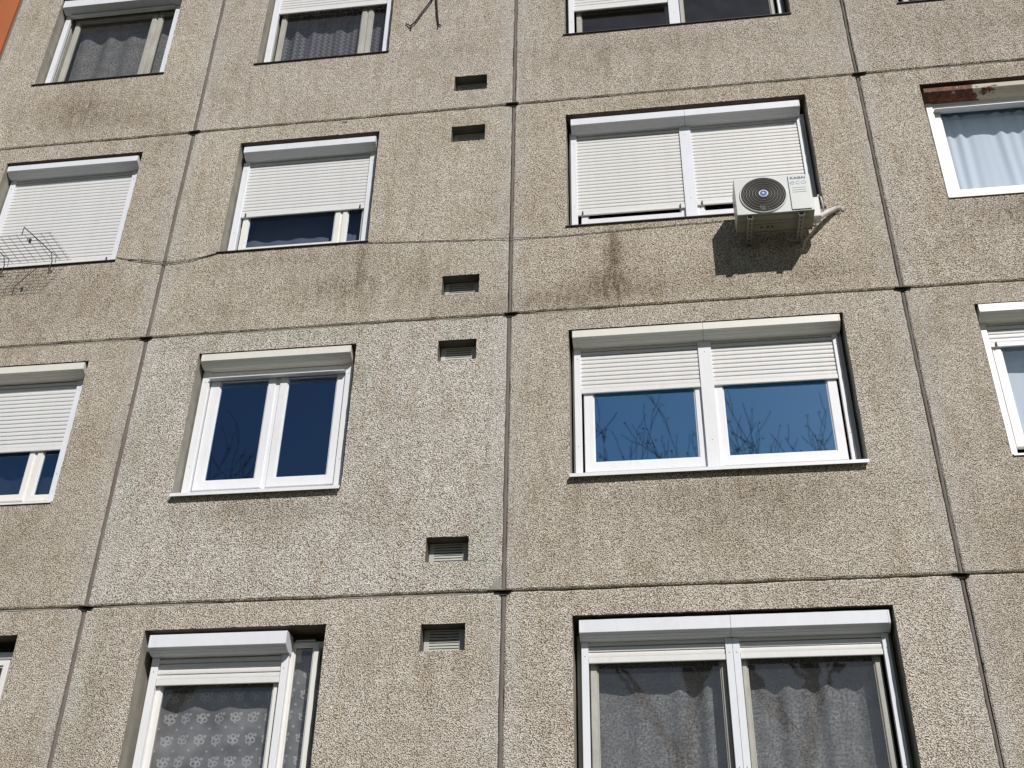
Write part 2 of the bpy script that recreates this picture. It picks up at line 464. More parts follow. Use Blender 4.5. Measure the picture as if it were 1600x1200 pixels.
    def disc(s, cx, cz, r, y0, y1, n=40, mi=0):
        i = len(s.v)
        for y in (y0, y1):
            s.v += [(cx + r * math.cos(2 * math.pi * a / n), y, cz + r * math.sin(2 * math.pi * a / n)) for a in range(n)]
        for a in range(n):
            s.f.append((i + a, i + (a + 1) % n, i + n + (a + 1) % n, i + n + a)); s.mi.append(mi)
        s.f.append(tuple(i + a for a in range(n))); s.mi.append(mi)
        s.f.append(tuple(i + n + a for a in range(n))[::-1]); s.mi.append(mi)
        return s
    def mesh(s, name, mats, smooth=False):
        me = bpy.data.meshes.new(name)
        me.from_pydata([tuple(v) for v in s.v], [], s.f)
        for m_ in (mats if isinstance(mats, (list, tuple)) else [mats]):
            me.materials.append(MT[m_] if isinstance(m_, str) else m_)
        me.polygons.foreach_set('material_index', s.mi)
        if smooth:
            me.polygons.foreach_set('use_smooth', [True] * len(me.polygons))
        me.update()
        return me
    def obj(s, name, mats, parent=None, smooth=False, **kw):
        return link(name, s.mesh(name, mats, smooth), parent, **kw)

def link(name, me, parent=None, loc=(0, 0, 0), **kw):
    o = bpy.data.objects.new(name, me)
    COL.objects.link(o)
    o.location = loc
    if parent is not None:
        o.parent = parent
        # parents may sit at their own base point: keep world placement
        o.matrix_parent_inverse = Matrix.Translation(-wloc(parent))
    tag(o, **kw)
    return o

def wloc(o):
    """world position of an object built here (translations only)"""
    p = Vector(o.location)
    q = o
    if q.parent is not None:
        p = wloc(q.parent) + q.matrix_parent_inverse.to_translation() + Vector(o.location)
    return p

# ------------------------------------------------------------------ ground
g = B()
g.quad((-600, -600, GROUND_Z), (600, -600, GROUND_Z), (600, 600, GROUND_Z), (-600, 600, GROUND_Z))
g.obj('ground', 'grass', kind='structure')

# ------------------------------------------------------------------ apartment building : wall panels
XJ = [-6.335, -3.6, 0.0, 3.6, 7.2]                  # upright joints
def zrow(k): return 2.8 * k                         # level joints at 2.8 * k
# openings measured on the facade (x0, x1) in each bay
OPEN_X = [(-5.75, -4.145), (-3.02, -1.46), (0.56, 3.045), (4.187, 6.66)]
def open_z(k): return (2.8 * k - 1.77 + 0.003, 2.8 * k - 0.232)
building = empty('apartment_building', (0.0, 0.3, GROUND_Z),
                 label='large panel apartment block of exposed aggregate concrete panels filling the photo', cat='building')

TINT0 = {(-1, 0): (1.0, .96, .9), (-1, 1): (1.0, .97, .92), (-1, 2): (1.0, .97, .92), (-1, 3): (.98, .94, .88),
        (0, 0): (.99, .95, .88), (0, 1): (1.02, 1.02, 1.02), (0, 2): (.98, .95, .89), (0, 3): (.97, .93, .87),
        (1, 0): (.98, .94, .88), (1, 1): (1.0, .97, .90), (1, 2): (.95, .90, .81), (1, 3): (.94, .90, .84),
        (2, 0): (.99, .95, .88), (2, 1): (1.0, .97, .93), (2, 2): (.96, .93, .88), (2, 3): (.90, .86, .81)}
TINT = {k_: tuple((c_ * .8 + .2 * max(v_)) * .955 for c_ in v_) for k_, v_ in TINT0.items()}
def wall_panel(x0, x1, z0, z1, holes, tint, seed):
    rnd = random.Random(seed)
    def grid(a, b, cuts, step):
        base = sorted(set([a, a + 0.012, b - 0.012, b] + cuts))
        out = []
        for p, q in zip(base, base[1:]):
            n = max(1, int(round((q - p) / step)))
            out += [p + (q - p) * i / n for i in range(n)]
        return out + [b]
    xs = grid(x0, x1, [c for h in holes for c in h[:2]], 0.07)
    zs = grid(z0, z1, [c for h in holes for c in h[2:4]], 0.07)
    b = B()
    idx = {}
    nx, nz = len(xs), len(zs)
    drift = [0.0]
    for _ in range(nx + nz + 4):
        drift.append(drift[-1] * 0.85 + rnd.uniform(-0.0028, 0.0028))
    for i, x in enumerate(xs):
        for j, z in enumerate(zs):
            px, pz, py = x, z, rnd.uniform(-0.0012, 0.0012)
            onx, onz = i in (0, nx - 1), j in (0, nz - 1)
            if onz:
                pz += (1 if j == 0 else -1) * abs(drift[i]) * 0.9 + rnd.uniform(-0.0025, 0.0025)
                py += 0.009
            elif j in (1, nz - 2):
                pz += (1 if j == 1 else -1) * abs(drift[i])
            if onx:
                px += (1 if i == 0 else -1) * abs(drift[j + 2]) * 0.7 + rnd.uniform(-0.002, 0.002)
                py += 0.009
            for h in holes:
                if (x in (h[0], h[1]) and h[2] <= z <= h[3]) or (z in (h[2], h[3]) and h[0] <= x <= h[1]):
                    py = 0.0
                    if z in (h[2], h[3]): pz += rnd.uniform(-0.0022, 0.0022)
                    if x in (h[0], h[1]): px += rnd.uniform(-0.0022, 0.0022)
            idx[i, j] = len(b.v)
            b.v.append((px, py, pz))
    def inhole(xa, za):
        for h in holes:
            if h[0] < xa < h[1] and h[2] < za < h[3]:
                return h
    solid = {}
    for i in range(nx - 1):
        for j in range(nz - 1):
            h = inhole((xs[i] + xs[i + 1]) / 2, (zs[j] + zs[j + 1]) / 2)
            solid[i, j] = h
            if h is None:
                b.f.append((idx[i, j], idx[i + 1, j], idx[i + 1, j + 1], idx[i, j + 1])); b.mi.append(0)
    def side(a, c, dep, mi):
        va, vc = b.v[a], b.v[c]
        k = len(b.v)
        b.v += [va, vc, (vc[0], dep, vc[2]), (va[0], dep, va[2])]
        b.f.append((k, k + 1, k + 2, k + 3)); b.mi.append(mi)
    for i in range(nx - 1):
        side(idx[i, 0], idx[i + 1, 0], 0.07, 0)
        side(idx[i, nz - 1], idx[i + 1, nz - 1], 0.07, 0)
    for j in range(nz - 1):
        side(idx[0, j], idx[0, j + 1], 0.07, 0)
        side(idx[nx - 1, j], idx[nx - 1, j + 1], 0.07, 0)
    for i in range(nx - 1):
        for j in range(nz - 1):
            h = solid[i, j]
            if h is None:
                continue
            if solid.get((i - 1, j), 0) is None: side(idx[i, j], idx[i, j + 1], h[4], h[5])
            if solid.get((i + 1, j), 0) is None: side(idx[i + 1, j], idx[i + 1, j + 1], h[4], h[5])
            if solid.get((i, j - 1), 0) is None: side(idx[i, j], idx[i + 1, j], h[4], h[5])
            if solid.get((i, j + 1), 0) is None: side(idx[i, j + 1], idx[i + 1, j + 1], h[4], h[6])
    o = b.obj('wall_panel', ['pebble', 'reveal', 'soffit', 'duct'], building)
    o.color = (*tint, 1)
    return o

VENTS = []
for k in range(-2, 4):
    for c in range(4):
        x0, x1 = XJ[c] + 0.017, XJ[c + 1] - 0.017
        z0, z1 = zrow(k) - 2.8 + 0.008, zrow(k) - 0.008
        if k == -2: z0 = GROUND_Z
        holes = []
        if -1 <= k <= 2:
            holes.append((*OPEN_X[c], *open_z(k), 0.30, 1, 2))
            if c == 1:
                for zt in (zrow(k) - 0.262, zrow(k) - 2.8 + 0.508):
                    if k == -1 and zt < -4.5: continue
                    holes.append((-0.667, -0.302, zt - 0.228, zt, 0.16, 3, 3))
                    VENTS.append((zt, k))
        wall_panel(x0, x1, z0, z1, holes, TINT.get((k, c), (1, .96, .9)), k * 10 + c + 100)

# depth behind the open joints, and the structural slab edges between the panels
b = B()
for xj in XJ:
    b.box(xj - 0.06, xj + 0.06, 0.045, 0.11, GROUND_Z, 8.4)
for k in range(-3, 4):
    for x0, x1 in zip(XJ, XJ[1:]):
        b.box(x0 + 0.062, x1 - 0.062, 0.045, 0.11, zrow(k) - 0.05, zrow(k) + 0.05)
b.obj('joint_backing', 'gap', building)

# sealing strips in the upright joints, one per storey
for ci, xj in enumerate(XJ):
    for k in range(-2, 4):
        rnd = random.Random(900 + ci * 10 + k)
        z0, z1 = zrow(k) - 2.8 + 0.01, zrow(k) - 0.012
        if k == -2: z0 = GROUND_Z
        b = B()
        n = 26
        off = 0.0
        lo = rnd.uniform(-0.004, 0.004)
        jw = (0.90 if ci == 3 else 0.92 if (ci == 2 and k > 0) else 1.06) + rnd.uniform(-.06, .06)
        jd = 0.005 if ci == 3 else rnd.uniform(0, .004)
        prof = [(-0.0165, 0.03), (-0.0150, 0.004), (-0.010, -0.0015), (0.0, -0.003), (0.010, 0.0), (0.0145, 0.006), (0.0165, 0.03)]
        for i in range(n + 1):
            z = z0 + (z1 - z0) * i / n
            off = off * 0.9 + rnd.uniform(-0.0016, 0.0016)
            wd = 1.02 + rnd.uniform(-0.10, 0.10)
            dy = rnd.uniform(-0.001, 0.0015) + 0.006
            for (dx, y) in prof:
                b.v.append((xj + dx * wd * jw + off * 1.2 + lo * 0.3, y + dy + jd, z))
        m_ = len(prof)
        for i in range(n):
            for j in range(m_ - 1):
                a = i * m_ + j
                b.f.append((a, a + 1, a + 1 + m_, a + m_)); b.mi.append(0)
        b.obj('joint_strip', 'joint', building, smooth=True)

# folded drip flashings where the joints cross
for ci, xj in enumerate(XJ):
    for k in range(-2, 3):
        rnd = random.Random(40 + ci * 7 + k)
        z = zrow(k) - 0.004
        d = rnd.uniform(-0.012, 0.012)
        wl, wr = rnd.uniform(0.055, 0.085), rnd.uniform(0.065, 0.095)
        b = B()
        tl, tr_ = rnd.uniform(-0.006, 0.012), rnd.uniform(-0.012, 0.004)
        top = [(xj - wl + d, 0.045, z + 0.016 + tl), (xj + wr + d, 0.045, z + 0.016 + tr_), (xj + wr * 0.9 + d, -0.034, z + tr_), (xj - wl * 0.85 + d, -0.030, z - 0.002 + tl)]
        i = len(b.v)
        b.v += top + [(x, y, q - 0.004) for x, y, q in top]
        for q in ((0, 1, 2, 3), (7, 6, 5, 4), (0, 4, 5, 1), (1, 5, 6, 2), (2, 6, 7, 3), (3, 7, 4, 0)):
            b.f.append(tuple(i + t for t in q)); b.mi.append(0)
        b.obj('drip_flashing', 'lead', building)
        # dark block painting in the shaded hollow below the flashing
        b = B()
        b.box(xj - 0.038 + d, xj + 0.044 + d, -0.0035, 0.03, z - 0.036, z - 0.010, b=0.004)
        b.obj('hollow_shade', 'gap', building)

# mortar lips that were smeared over some level joints
for (xa, xb, zk, sd) in ((-1.55, -0.12, -2.8, 1), (-3.5, -2.4, -2.8, 2), (-6.0, -3.7, 0.0, 3), (-3.5, -1.2, 0.0, 4), (0.1, 0.9, 0.0, 5), (3.7, 5.2, 2.8, 6), (0.9, 2.9, 2.8, 7), (-6.2, -3.7, -2.8, 8), (-0.9, -0.15, 0, 9)):
    rnd = random.Random(sd)
    b = B()
    n = int((xb - xa) / 0.06)
    w0 = 0.0
    for i in range(n + 1):
        x = xa + (xb - xa) * i / n
        w0 = w0 * 0.8 + rnd.uniform(-0.004, 0.004)
        taper = min(1.0, i / 4, (n - i) / 4)
        zt = zk - 0.0065 + w0 * 0.35
        h = (0.012 + abs(w0)) * taper + 0.002
        b.v += [(x, 0.03, zt + 0.001), (x, -0.003 * taper + 0.006, zt), (x, -0.001, zt - h * 0.6), (x, 0.006, zt - h)]
    for i in range(n):
        for j in range(3):
            a = i * 4 + j
            b.f.append((a, a + 1, a + 5, a + 4)); b.mi.append(0)
    b.obj('mortar_lip', 'reveal', building)

b = B()
b.v = [(-.135, -.001, -2.786), (-.02, -.006, -2.786), (-.02, -.012, -2.665), (-.035, -.010, -2.675), (-.10, -.006, -2.755), (-.135, .01, -2.786), (-.02, .01, -2.665)]
b.f = [(0, 1, 2, 3, 4), (0, 4, 5), (4, 3, 6, 5), (3, 2, 6)]; b.mi = [0] * 4
b.obj('mortar_patch', 'reveal', building)

# ventilation grilles
def vent_grille(zt, pale):
    zb = zt - 0.228
    x0, x1 = -0.664, -0.305
    mat = 'vent_pale' if pale else 'vent'
    b = B()
    b.ring(x0, x1 - 0.01, zb + 0.002, zt - 0.003, 0.045, 0.122, 0.158, wr=0.06, wt=0.012, wb=0.012)
    fr = b.obj('vent_grille', mat, building)
    me = None
    n = 8
    for i in range(n):
        z = zb + 0.018 + (0.228 - 0.034) * i / n
        b = B()
        b.prism_x(x0 + 0.045, x1 - 0.07, [(0.124, z), (0.127, z + 0.0175), (0.145, z + 0.020), (0.145, z + 0.006)])
        b.obj('louvre', mat, fr)
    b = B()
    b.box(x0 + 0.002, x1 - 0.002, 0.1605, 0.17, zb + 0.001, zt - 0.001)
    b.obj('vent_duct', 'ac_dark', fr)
for zt, k in VENTS:
    vent_grille(zt, (k == 1 and zt > 2) or (k == 0 and zt > -1) or k == 2)

# ------------------------------------------------------------------ windows (parts of the building)
FR_Y = 0.185
def window(x0, x1, zb, zt, glasses, mat, glass, yf=FR_Y, border=0.085, sill=None, outer=None, label=None, backf=0.05):
    """glasses: list of (gx0, gx1, gz0, gz1, side_border_l, side_border_r)"""
    b = B()
    mids = sorted(glasses)
    b.ring(x0, x1, zb, zt, 0.055, yf, yf + backf + 0.01)
    for ga, gb in zip(mids, mids[1:]):
        a, c = ga[1] + ga[5] - 0.012, gb[0] - gb[4] + 0.012
        if c - a < 0.03:
            mid = (a + c) / 2; a, c = mid - 0.02, mid + 0.02
        b.box(a, c, yf + 0.0015, yf + backf, zb + 0.05, zt - 0.05)
    wn = b.obj('window', mat, building)
    if label: wn['label'] = label
    for (g0, g1, h0, h1, bl, br) in glasses:
        s = B()
        s.ring(g0 - bl, g1 + br, h0 - border, min(h1 + border, zt - 0.01), bl, yf - 0.012, yf + 0.03, wr=br, wt=border * 0.9, wb=border, b=0.006)
        # glazing bead
        s.ring(g0 - 0.002, g1 + 0.002, h0 - 0.002, h1 + 0.002, 0.012, yf + 0.001, yf + 0.03, b=0.004)
        s.obj('sash', mat, wn)
        s = B()
        s.quad((g0 - 0.004, yf + 0.014, h0 - 0.004), (g1 + 0.004, yf + 0.014, h0 - 0.004), (g1 + 0.004, yf + 0.014, h1 + 0.02), (g0 - 0.004, yf + 0.014, h1 + 0.02))
        s.obj('pane', glass, wn)
    if sill == 'white':
        s = B()
        s.prism_x(x0 - 0.012 if x0 < -1 else x0 - 0.022, x1 + 0.012, [(yf + 0.01, zb + 0.012), (-0.05, zb - 0.006), (-0.052, zb - 0.038), (-0.046, zb - 0.038), (-0.044, zb - 0.012), (yf + 0.01, zb + 0.004)])
        s.obj('sill', 'upvc', wn)
    elif sill == 'lip':
        s = B()
        s.prism_x(x0 - 0.004, x1 + 0.004, [(yf + 0.01, zb + 0.010), (-0.012, zb - 0.002), (-0.014, zb - 0.020), (-0.009, zb - 0.020), (-0.007, zb - 0.006), (yf + 0.01, zb + 0.003)])
        s.obj('sill', 'upvc_warm', wn)
    elif sill == 'dark':
        s = B()
        s.prism_x(outer[0], outer[1], [(yf + 0.01, zb + 0.006), (-0.016, zb - 0.008), (-0.018, zb - 0.020), (-0.012, zb - 0.020), (-0.010, zb - 0.012), (yf + 0.01, zb + 0.000)])
        s.obj('sill', 'sill_dark', wn)
    return wn

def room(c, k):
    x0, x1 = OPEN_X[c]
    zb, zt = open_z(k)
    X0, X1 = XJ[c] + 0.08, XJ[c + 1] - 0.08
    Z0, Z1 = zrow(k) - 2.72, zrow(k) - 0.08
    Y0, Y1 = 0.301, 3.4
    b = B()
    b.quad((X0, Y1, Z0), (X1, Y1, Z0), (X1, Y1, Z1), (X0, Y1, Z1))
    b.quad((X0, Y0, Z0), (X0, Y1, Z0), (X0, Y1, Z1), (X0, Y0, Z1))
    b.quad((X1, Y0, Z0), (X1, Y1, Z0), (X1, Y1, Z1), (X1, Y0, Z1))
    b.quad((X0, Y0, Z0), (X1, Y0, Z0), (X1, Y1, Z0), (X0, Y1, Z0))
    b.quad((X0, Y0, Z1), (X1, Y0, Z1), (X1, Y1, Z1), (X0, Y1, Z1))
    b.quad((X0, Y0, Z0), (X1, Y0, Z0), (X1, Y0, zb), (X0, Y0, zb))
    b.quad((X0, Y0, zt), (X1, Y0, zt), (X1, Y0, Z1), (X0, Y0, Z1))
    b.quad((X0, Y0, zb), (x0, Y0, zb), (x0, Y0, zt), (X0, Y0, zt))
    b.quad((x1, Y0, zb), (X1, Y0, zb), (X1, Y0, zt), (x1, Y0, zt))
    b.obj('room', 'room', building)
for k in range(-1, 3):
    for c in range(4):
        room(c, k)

GL = {}
for k in range(-1, 3):
    zb, zt = open_z(k)
    Z = 2.8 * k
    wt_ = zt - 0.09                     # head of the window, behind the shutter box
    gt = wt_ - 0.13
    for c in range(4):
        x0, x1 = OPEN_X[c]
        xa, xb = x0 + 0.018, x1 - 0.014
        nar = {0: (-5.57, -4.61, -4.478, -4.302), 1: (-2.85, -1.90, -1.767, -1.605)}
        key = (c, k)
        if key == (1, 0):
            window(xa, xb, zb, wt_, [(-2.828, -2.345, -1.54, gt, .095, .075), (-2.155, -1.668, -1.54, gt, .075, .095)], 'upvc', G_DEEP, border=0.10, sill='white', label='renovated white two-casement window with dark glass')
        elif key == (2, 0):
            window(xa, xb, zb, wt_, [(0.762, 1.676, -1.552, gt, .085, .085), (1.926, 2.842, -1.552, gt, .085, .085)], 'upvc', G_COAT, border=0.10, sill='white', label='wide white two-casement window with blue reflecting glass')
        elif c in (2, 3) and k in (0, 1) and not (c == 2 and k == 1):
            dx = x0 - 0.56
            window(xa, xb, zb, wt_, [(4.376, 5.29, Z - 1.53, gt, .075, .085), (5.54, 6.45, Z - 1.53, gt, .085, .085)], 'upvc_warm', G_SKY, border=0.08, sill='lip')
        elif c in (2, 3) and k == 1:
            window(xa, xb, zb, wt_, [(0.76, 1.69, Z - 1.55, gt, .07, .08), (1.92, 2.84, Z - 1.55, gt, .08, .08)], 'upvc', G_DARK, border=0.075, sill='dark', outer=(0.545, 3.06))
        elif c in (2, 3):
            dx = x0 - 0.56
            window(xa, xb, zb, wt_, [(0.735 + dx, 1.705 + dx, Z - 1.62, gt, .055, .04), (1.905 + dx, 2.875 + dx, Z - 1.62, gt, .04, .05)], 'wood', G_OLD, yf=0.215, border=0.055,
                   sill='dark', outer=(x0 - 0.02, x1 + 0.005))
        elif key == (0, 0):
            window(xa, xb, zb, wt_, [(-5.57, -4.613, -1.585, gt, .07, .055), (-4.477, -4.302, -1.60, gt, .055, .06)], 'upvc_warm', G_DEEP, border=0.07, sill='lip')
        elif key == (0, -1):
            window(xa, xb, zb, wt_, [(nar[0][0], nar[0][1], Z - 1.62, gt, .055, .06), (nar[0][2], nar[0][3], Z - 1.62, gt, .055, .05)], 'upvc_warm', G_OLD, yf=0.16, border=0.055, sill='dark', outer=(x0 - 0.03, x1 + 0.01))
        elif key in ((1, 1), (0, 1)):
            a = nar[c]
            window(xa, xb, zb, wt_, [(a[0], a[1], Z - 1.585, gt, .06, .06), (a[2], a[3], Z - 1.60, gt, .05, .05)], 'upvc_warm', G_VEIL, border=0.06, sill='dark', outer=(x0 - 0.03, x1 + 0.01))
        elif key == (1, -1):
            window(xa, xb, zb, zt - 0.07, [(-2.868, -1.908, Z - 1.62, gt - 0.02, .055, .035), (-1.768, -1.604, Z - 1.62, -3.085, .04, .05)], 'upvc_warm', G_OLD, yf=0.20, border=0.05, sill='dark', outer=(x0 - 0.02, x1 + 0.005), label='old window with a bare narrow side light')
        else:
            a = nar[c]
            window(xa, xb, zb, wt_, [(a[0] + 0.0, a[1], Z - 1.62, gt, .055, .06), (a[2], a[3], Z - 1.62, gt, .055, .05)], 'wood', G_OLD, yf=0.215, border=0.055, sill='dark', outer=(x0 - 0.03, x1 + 0.01))

# ------------------------------------------------------------------ roller shutters (fitted into the openings)
SLAT_MESH = {}
PITCH_S = 0.0455
def slat_mesh(width, mat):
    key = (round(width, 3), mat)
    if key not in SLAT_MESH:
        b = B()
        h = PITCH_S
        prof = [(0.008, 0.0), (0.0025, 0.0015), (0.0008, 0.008), (0.0, h * 0.45), (0.0008, h - 0.013), (0.0025, h - 0.0080), (0.008, h - 0.0068), (0.0115, h - 0.0068), (0.0115, 0.0)]
        b.prism_x(-width / 2, width / 2, prof)
        SLAT_MESH[key] = b.mesh('slat', mat)
    return SLAT_MESH[key]

def roller_shutter(label, x0, x1, curtains, box, guides, zbot, mats=('white', 'slat_white'), flange=False, caps=True, group=None, stops=False, seam=None, boxmat=None):
    """curtains: [(xa, xb, z_bottom)]; box: (bx0, bx1, y_front, z_top, z_lip, z_bot, y_slope_end); guides: [(xa, xb)]"""
    bx0, bx1, yf, zt, zl, zb, ys = box
    root = empty('roller_shutter', ((x0 + x1) / 2, 0.16, zbot), label=label, cat='roller shutter', group='roller shutters in the window openings')
    prof = [(yf + 0.004, zt), (yf, zt - 0.004), (yf, zl + 0.003), (yf + 0.002, zl), (ys - 0.012, zb + 0.006), (ys, zb), (0.176, zb), (0.176, zt)]
    b = B()
    bm_ = boxmat or mats[0]
    e = 0.012
    if seam:
        b.prism_x(bx0 + e, seam - 0.0015, prof); b.prism_x(seam + 0.0015, bx1 - e, prof)
    else:
        b.prism_x(bx0 + e, bx1 - e, prof)
    bo = b.obj('shutter_box', bm_, root)
    # two shallow fold lines on the sloping underside
    s = B()
    for t in (0.38, 0.72):
        y = yf + (ys - yf) * t; z = zl + (zb - zl) * t
        s.box(bx0 + e, bx1 - e, y - 0.0006, y + 0.0015, z - 0.0018, z + 0.0015)
    s.obj('fold', bm_, bo)
    for sx in (bx0, bx1 - e):
        s = B()
        pe = [(yf - 0.002 + 0.008, zt + 0.001), (yf - 0.002, zt - 0.008), (yf - 0.003, zl + 0.008), (yf + 0.002, zl - 0.003), (yf + (ys - yf) * 0.5, (zl + zb) / 2 - 0.008), (ys, zb - 0.003), (0.174, zb - 0.003), (0.174, zt + 0.001)]
        s.prism_x(sx, sx + e, pe)
        s.obj('end_cap', bm_, bo)
    for (ga, gb) in guides:
        s = B()
        s.box(ga, gb, 0.138, 0.184, zbot, zb - 0.001, b=0.003)
        gr = s.obj('guide_rail', mats[0], root)
        for zz_ in (zbot + 0.35, zb - 0.12):
            if zz_ < zb - 0.05:
                q = B(); q.disc((ga + gb) / 2, zz_, 0.005, 0.1365, 0.139, 8)
                q.obj('screw_cap', 'steel', gr)
    for (ca, cb, cz) in curtains:
        wdt = cb - ca
        cen = (ca + cb) / 2
        q = B()
        q.prism_x(ca + 0.002, cb - 0.002, [(0.152, cz + 0.002), (0.150, cz + 0.006), (0.150, cz + 0.046), (0.156, cz + 0.050), (0.168, cz + 0.050), (0.168, cz + 0.002)])
        if flange:
            q.box(ca + 0.004, cb - 0.004, 0.104, 0.153, cz - 0.006, cz + 0.002)
        br = q.obj('bottom_bar', mats[1], root)
        if stops:
            for sx in (ca + 0.045, cb - 0.055):
                q = B(); q.box(sx, sx + 0.012, 0.135, 0.151, cz + 0.004, cz + 0.045, b=0.002)
                q.obj('stopper', 'black', br)
        me = slat_mesh(wdt, mats[1])
        z = cz + 0.051
        while z < zb + 0.02:
            link('slat', me, root, loc=(cen, 0.155, z))
            z += PITCH_S
    return root

def bx(k, x0, x1, yf=0.02, top=0.243, lip=0.315, bot=0.372, ys=0.085):
    Z = 2.8 * k
    if k == 0:
        yf -= .014; top -= .003; lip += .004
    bot = lip + .038; ys = yf + .085
    return (x0, x1, yf, Z - top, Z - lip, Z - bot, ys)
def zbt(k): return open_z(k)[0] + 0.012
GN = {0: [(-5.732, -5.668), (-4.288, -4.228)], 1: [(-3.002, -2.928), (-1.580, -1.512)]}
CN = {0: (-5.668, -4.288), 1: (-2.928, -1.580)}
G2 = [(0.596, 0.658), (1.736, 1.853), (2.945, 2.99)]
G2s = [(0.618, 0.674), (1.749, 1.8035), (1.8055, 1.86), (2.945, 2.997)]
C2 = [(0.658, 1.736), (1.853, 2.945)]
# top storey
roller_shutter('raised white shutter of the dark window in the top left corner of the photo', -5.73, -4.23, [(*CN[0], 5.175)], bx(2, -5.735, -4.165, top=.225, lip=.365, bot=.43), GN[0], zbt(2), flange=True)
roller_shutter('half raised white shutter at the top edge, left of the two rusty rods', -3.0, -1.5, [(*CN[1], 4.862)], bx(2, -2.99, -1.51), GN[1], zbt(2))
roller_shutter('white double shutter at the top edge, left half lowered and right half raised', .6, 3.0, [(*C2[0], 4.392), (*C2[1], 5.15)], bx(2, .605, 3.005), G2, zbt(2), seam=1.80)
# third storey from the bottom of the photo
roller_shutter('fully lowered white shutter behind the wire drying rack at the left edge', -5.73, -4.23, [(*CN[0], 1.152)], bx(1, -5.735, -4.20, top=.262, lip=.34, bot=.40), GN[0], zbt(1), stops=True)
roller_shutter('white shutter lowered three quarters on the narrow window, gap with curtain below it', -3.0, -1.5, [(*CN[1], 1.612)], bx(1, -2.975, -1.50, top=.275, lip=.362, bot=.43), GN[1], zbt(1), stops=True)
roller_shutter('almost closed double shutter behind the air conditioner', .6, 3.0, [(*C2[0], 1.283), (*C2[1], 1.303)], bx(1, .61, 2.978, top=.28, lip=.372, bot=.43), G2, zbt(1), mats=('white', 'slat_cream'), stops=True, seam=1.80)
roller_shutter('raised shutter with rusty peeling box over the window with pale curtain, right edge', 4.23, 6.6, [(4.31, 5.36, 2.312), (5.48, 6.55, 2.312)], bx(1, 4.222, 6.6, top=.275, lip=.335, bot=.42), [(4.245, 4.308), (5.362, 5.478), (6.552, 6.6)], zbt(1), mats=('upvc_warm', 'slat_white'), flange=True, boxmat='rusty_box')
# second storey
roller_shutter('white shutter with cream box lowered two thirds at the left edge, above a small sash', -5.73, -4.23, [(*CN[0], -1.136)], bx(0, -5.735, -4.185), GN[0], zbt(0), mats=('white', 'slat_white'), boxmat='cream')
roller_shutter('fully raised shutter with cream box above the dark two-casement window', -3.0, -1.5, [(*CN[1], -0.452)], bx(0, -2.99, -1.512), GN[1], zbt(0), flange=True, mats=('upvc', 'slat_white'), boxmat='cream')
roller_shutter('double shutter one third lowered over the two blue panes reflecting bare branches', .6, 3.0, [(*C2[0], -0.846), (*C2[1], -0.838)], bx(0, .594, 3.014), G2, zbt(0), mats=('upvc', 'slat_cream'), seam=1.79, boxmat='cream')
roller_shutter('slightly lowered shutter with cream box cut off by the right edge', 4.23, 6.6, [(4.288, 5.36, -0.606), (5.48, 6.55, -0.606)], bx(0, 4.222, 6.6, top=.235), [(4.235, 4.286), (5.362, 5.478), (6.552, 6.6)], zbt(0), mats=('upvc', 'slat_white'), boxmat='cream', stops=True)
# lowest storey in view
roller_shutter('raised white shutter over the flowered lace curtain, leaving the side light bare', -2.95, -1.79, [(-2.905, -1.850, -3.458)], bx(-1, -2.962, -1.782, yf=.0, top=.275, lip=.385, bot=.448, ys=.07), [(-2.968, -2.907), (-1.848, -1.792)], zbt(-1), mats=('upvc', 'slat_cream'), boxmat='white')
roller_shutter('raised white double shutter over the two grey lace curtains at the bottom edge', .62, 3.0, [(.675, 1.748, -3.378), (1.861, 2.944, -3.374)], bx(-1, .612, 3.012, yf=.03, top=.258, lip=.366, bot=.438, ys=.10), G2s, zbt(-1), mats=('white', 'slat_cream'), seam=1.80)

# ------------------------------------------------------------------ curtains
def curtain(name, label, x0, x1, z0, z1, y, mat, amp=0.022, folds=9.0, seed=1):
    rnd = random.Random(seed)
    n, mz = int((x1 - x0) * 90), 10
    ph = [(rnd.uniform(0.6, 1.5) * folds, rnd.uniform(0, 6.28), rnd.uniform(0.4, 1.0)) for _ in range(4)]
    b = B()
    for j in range(mz + 1):
        t = j / mz
        for i in range(n + 1):
            x = x0 + (x1 - x0) * i / n
            s = sum(a * math.sin(f * 2 * math.pi * (x - x0) + p + 0.5 * t * math.sin(p)) for f, p, a in ph) / 2.2
            b.v.append((x + 0.004 * math.sin(7 * t + i * 0.1), y + amp * s * (0.75 + 0.25 * t), z0 + (z1 - z0) * t))
    for j in range(mz):
        for i in range(n):
            a = j * (n + 1) + i
            b.f.append((a, a + 1, a + n + 2, a + n + 1)); b.mi.append(0)
    me = b.mesh(name, mat, True)
    uvl = me.uv_layers.new(name='UVMap')
    for lp in me.loops:
        v = me.vertices[lp.vertex_index].co
        uvl.data[lp.index].uv = (v.x, v.z)
    link(name, me, None, label=label, cat='curtain', group='curtains behind the windows')
CU = {'zig': mat_curtain('zigzag_lace', (0.80, 0.82, 0.90), 0.26, 'zigzag'),
      'lace': mat_curtain('fine_lace', (0.84, 0.84, 0.84), 0.36, 'lace'),
      'rose': mat_curtain('rosette_lace', (0.88, 0.89, 0.91), 0.36, 'rosette'),
      'sheer': mat_curtain('sheer_white', (0.92, 0.94, 0.97), 0.98, None, 0.08),
      'blue': mat_curtain('blue_grey_sheer', (0.55, 0.62, 0.74), 0.40)}
curtain('curtain', 'grey lace curtain in the dark window at the top left corner of the photo', -5.6, -4.2, 3.75, 5.25, 0.36, CU['lace'], .03, 3.0, 11)
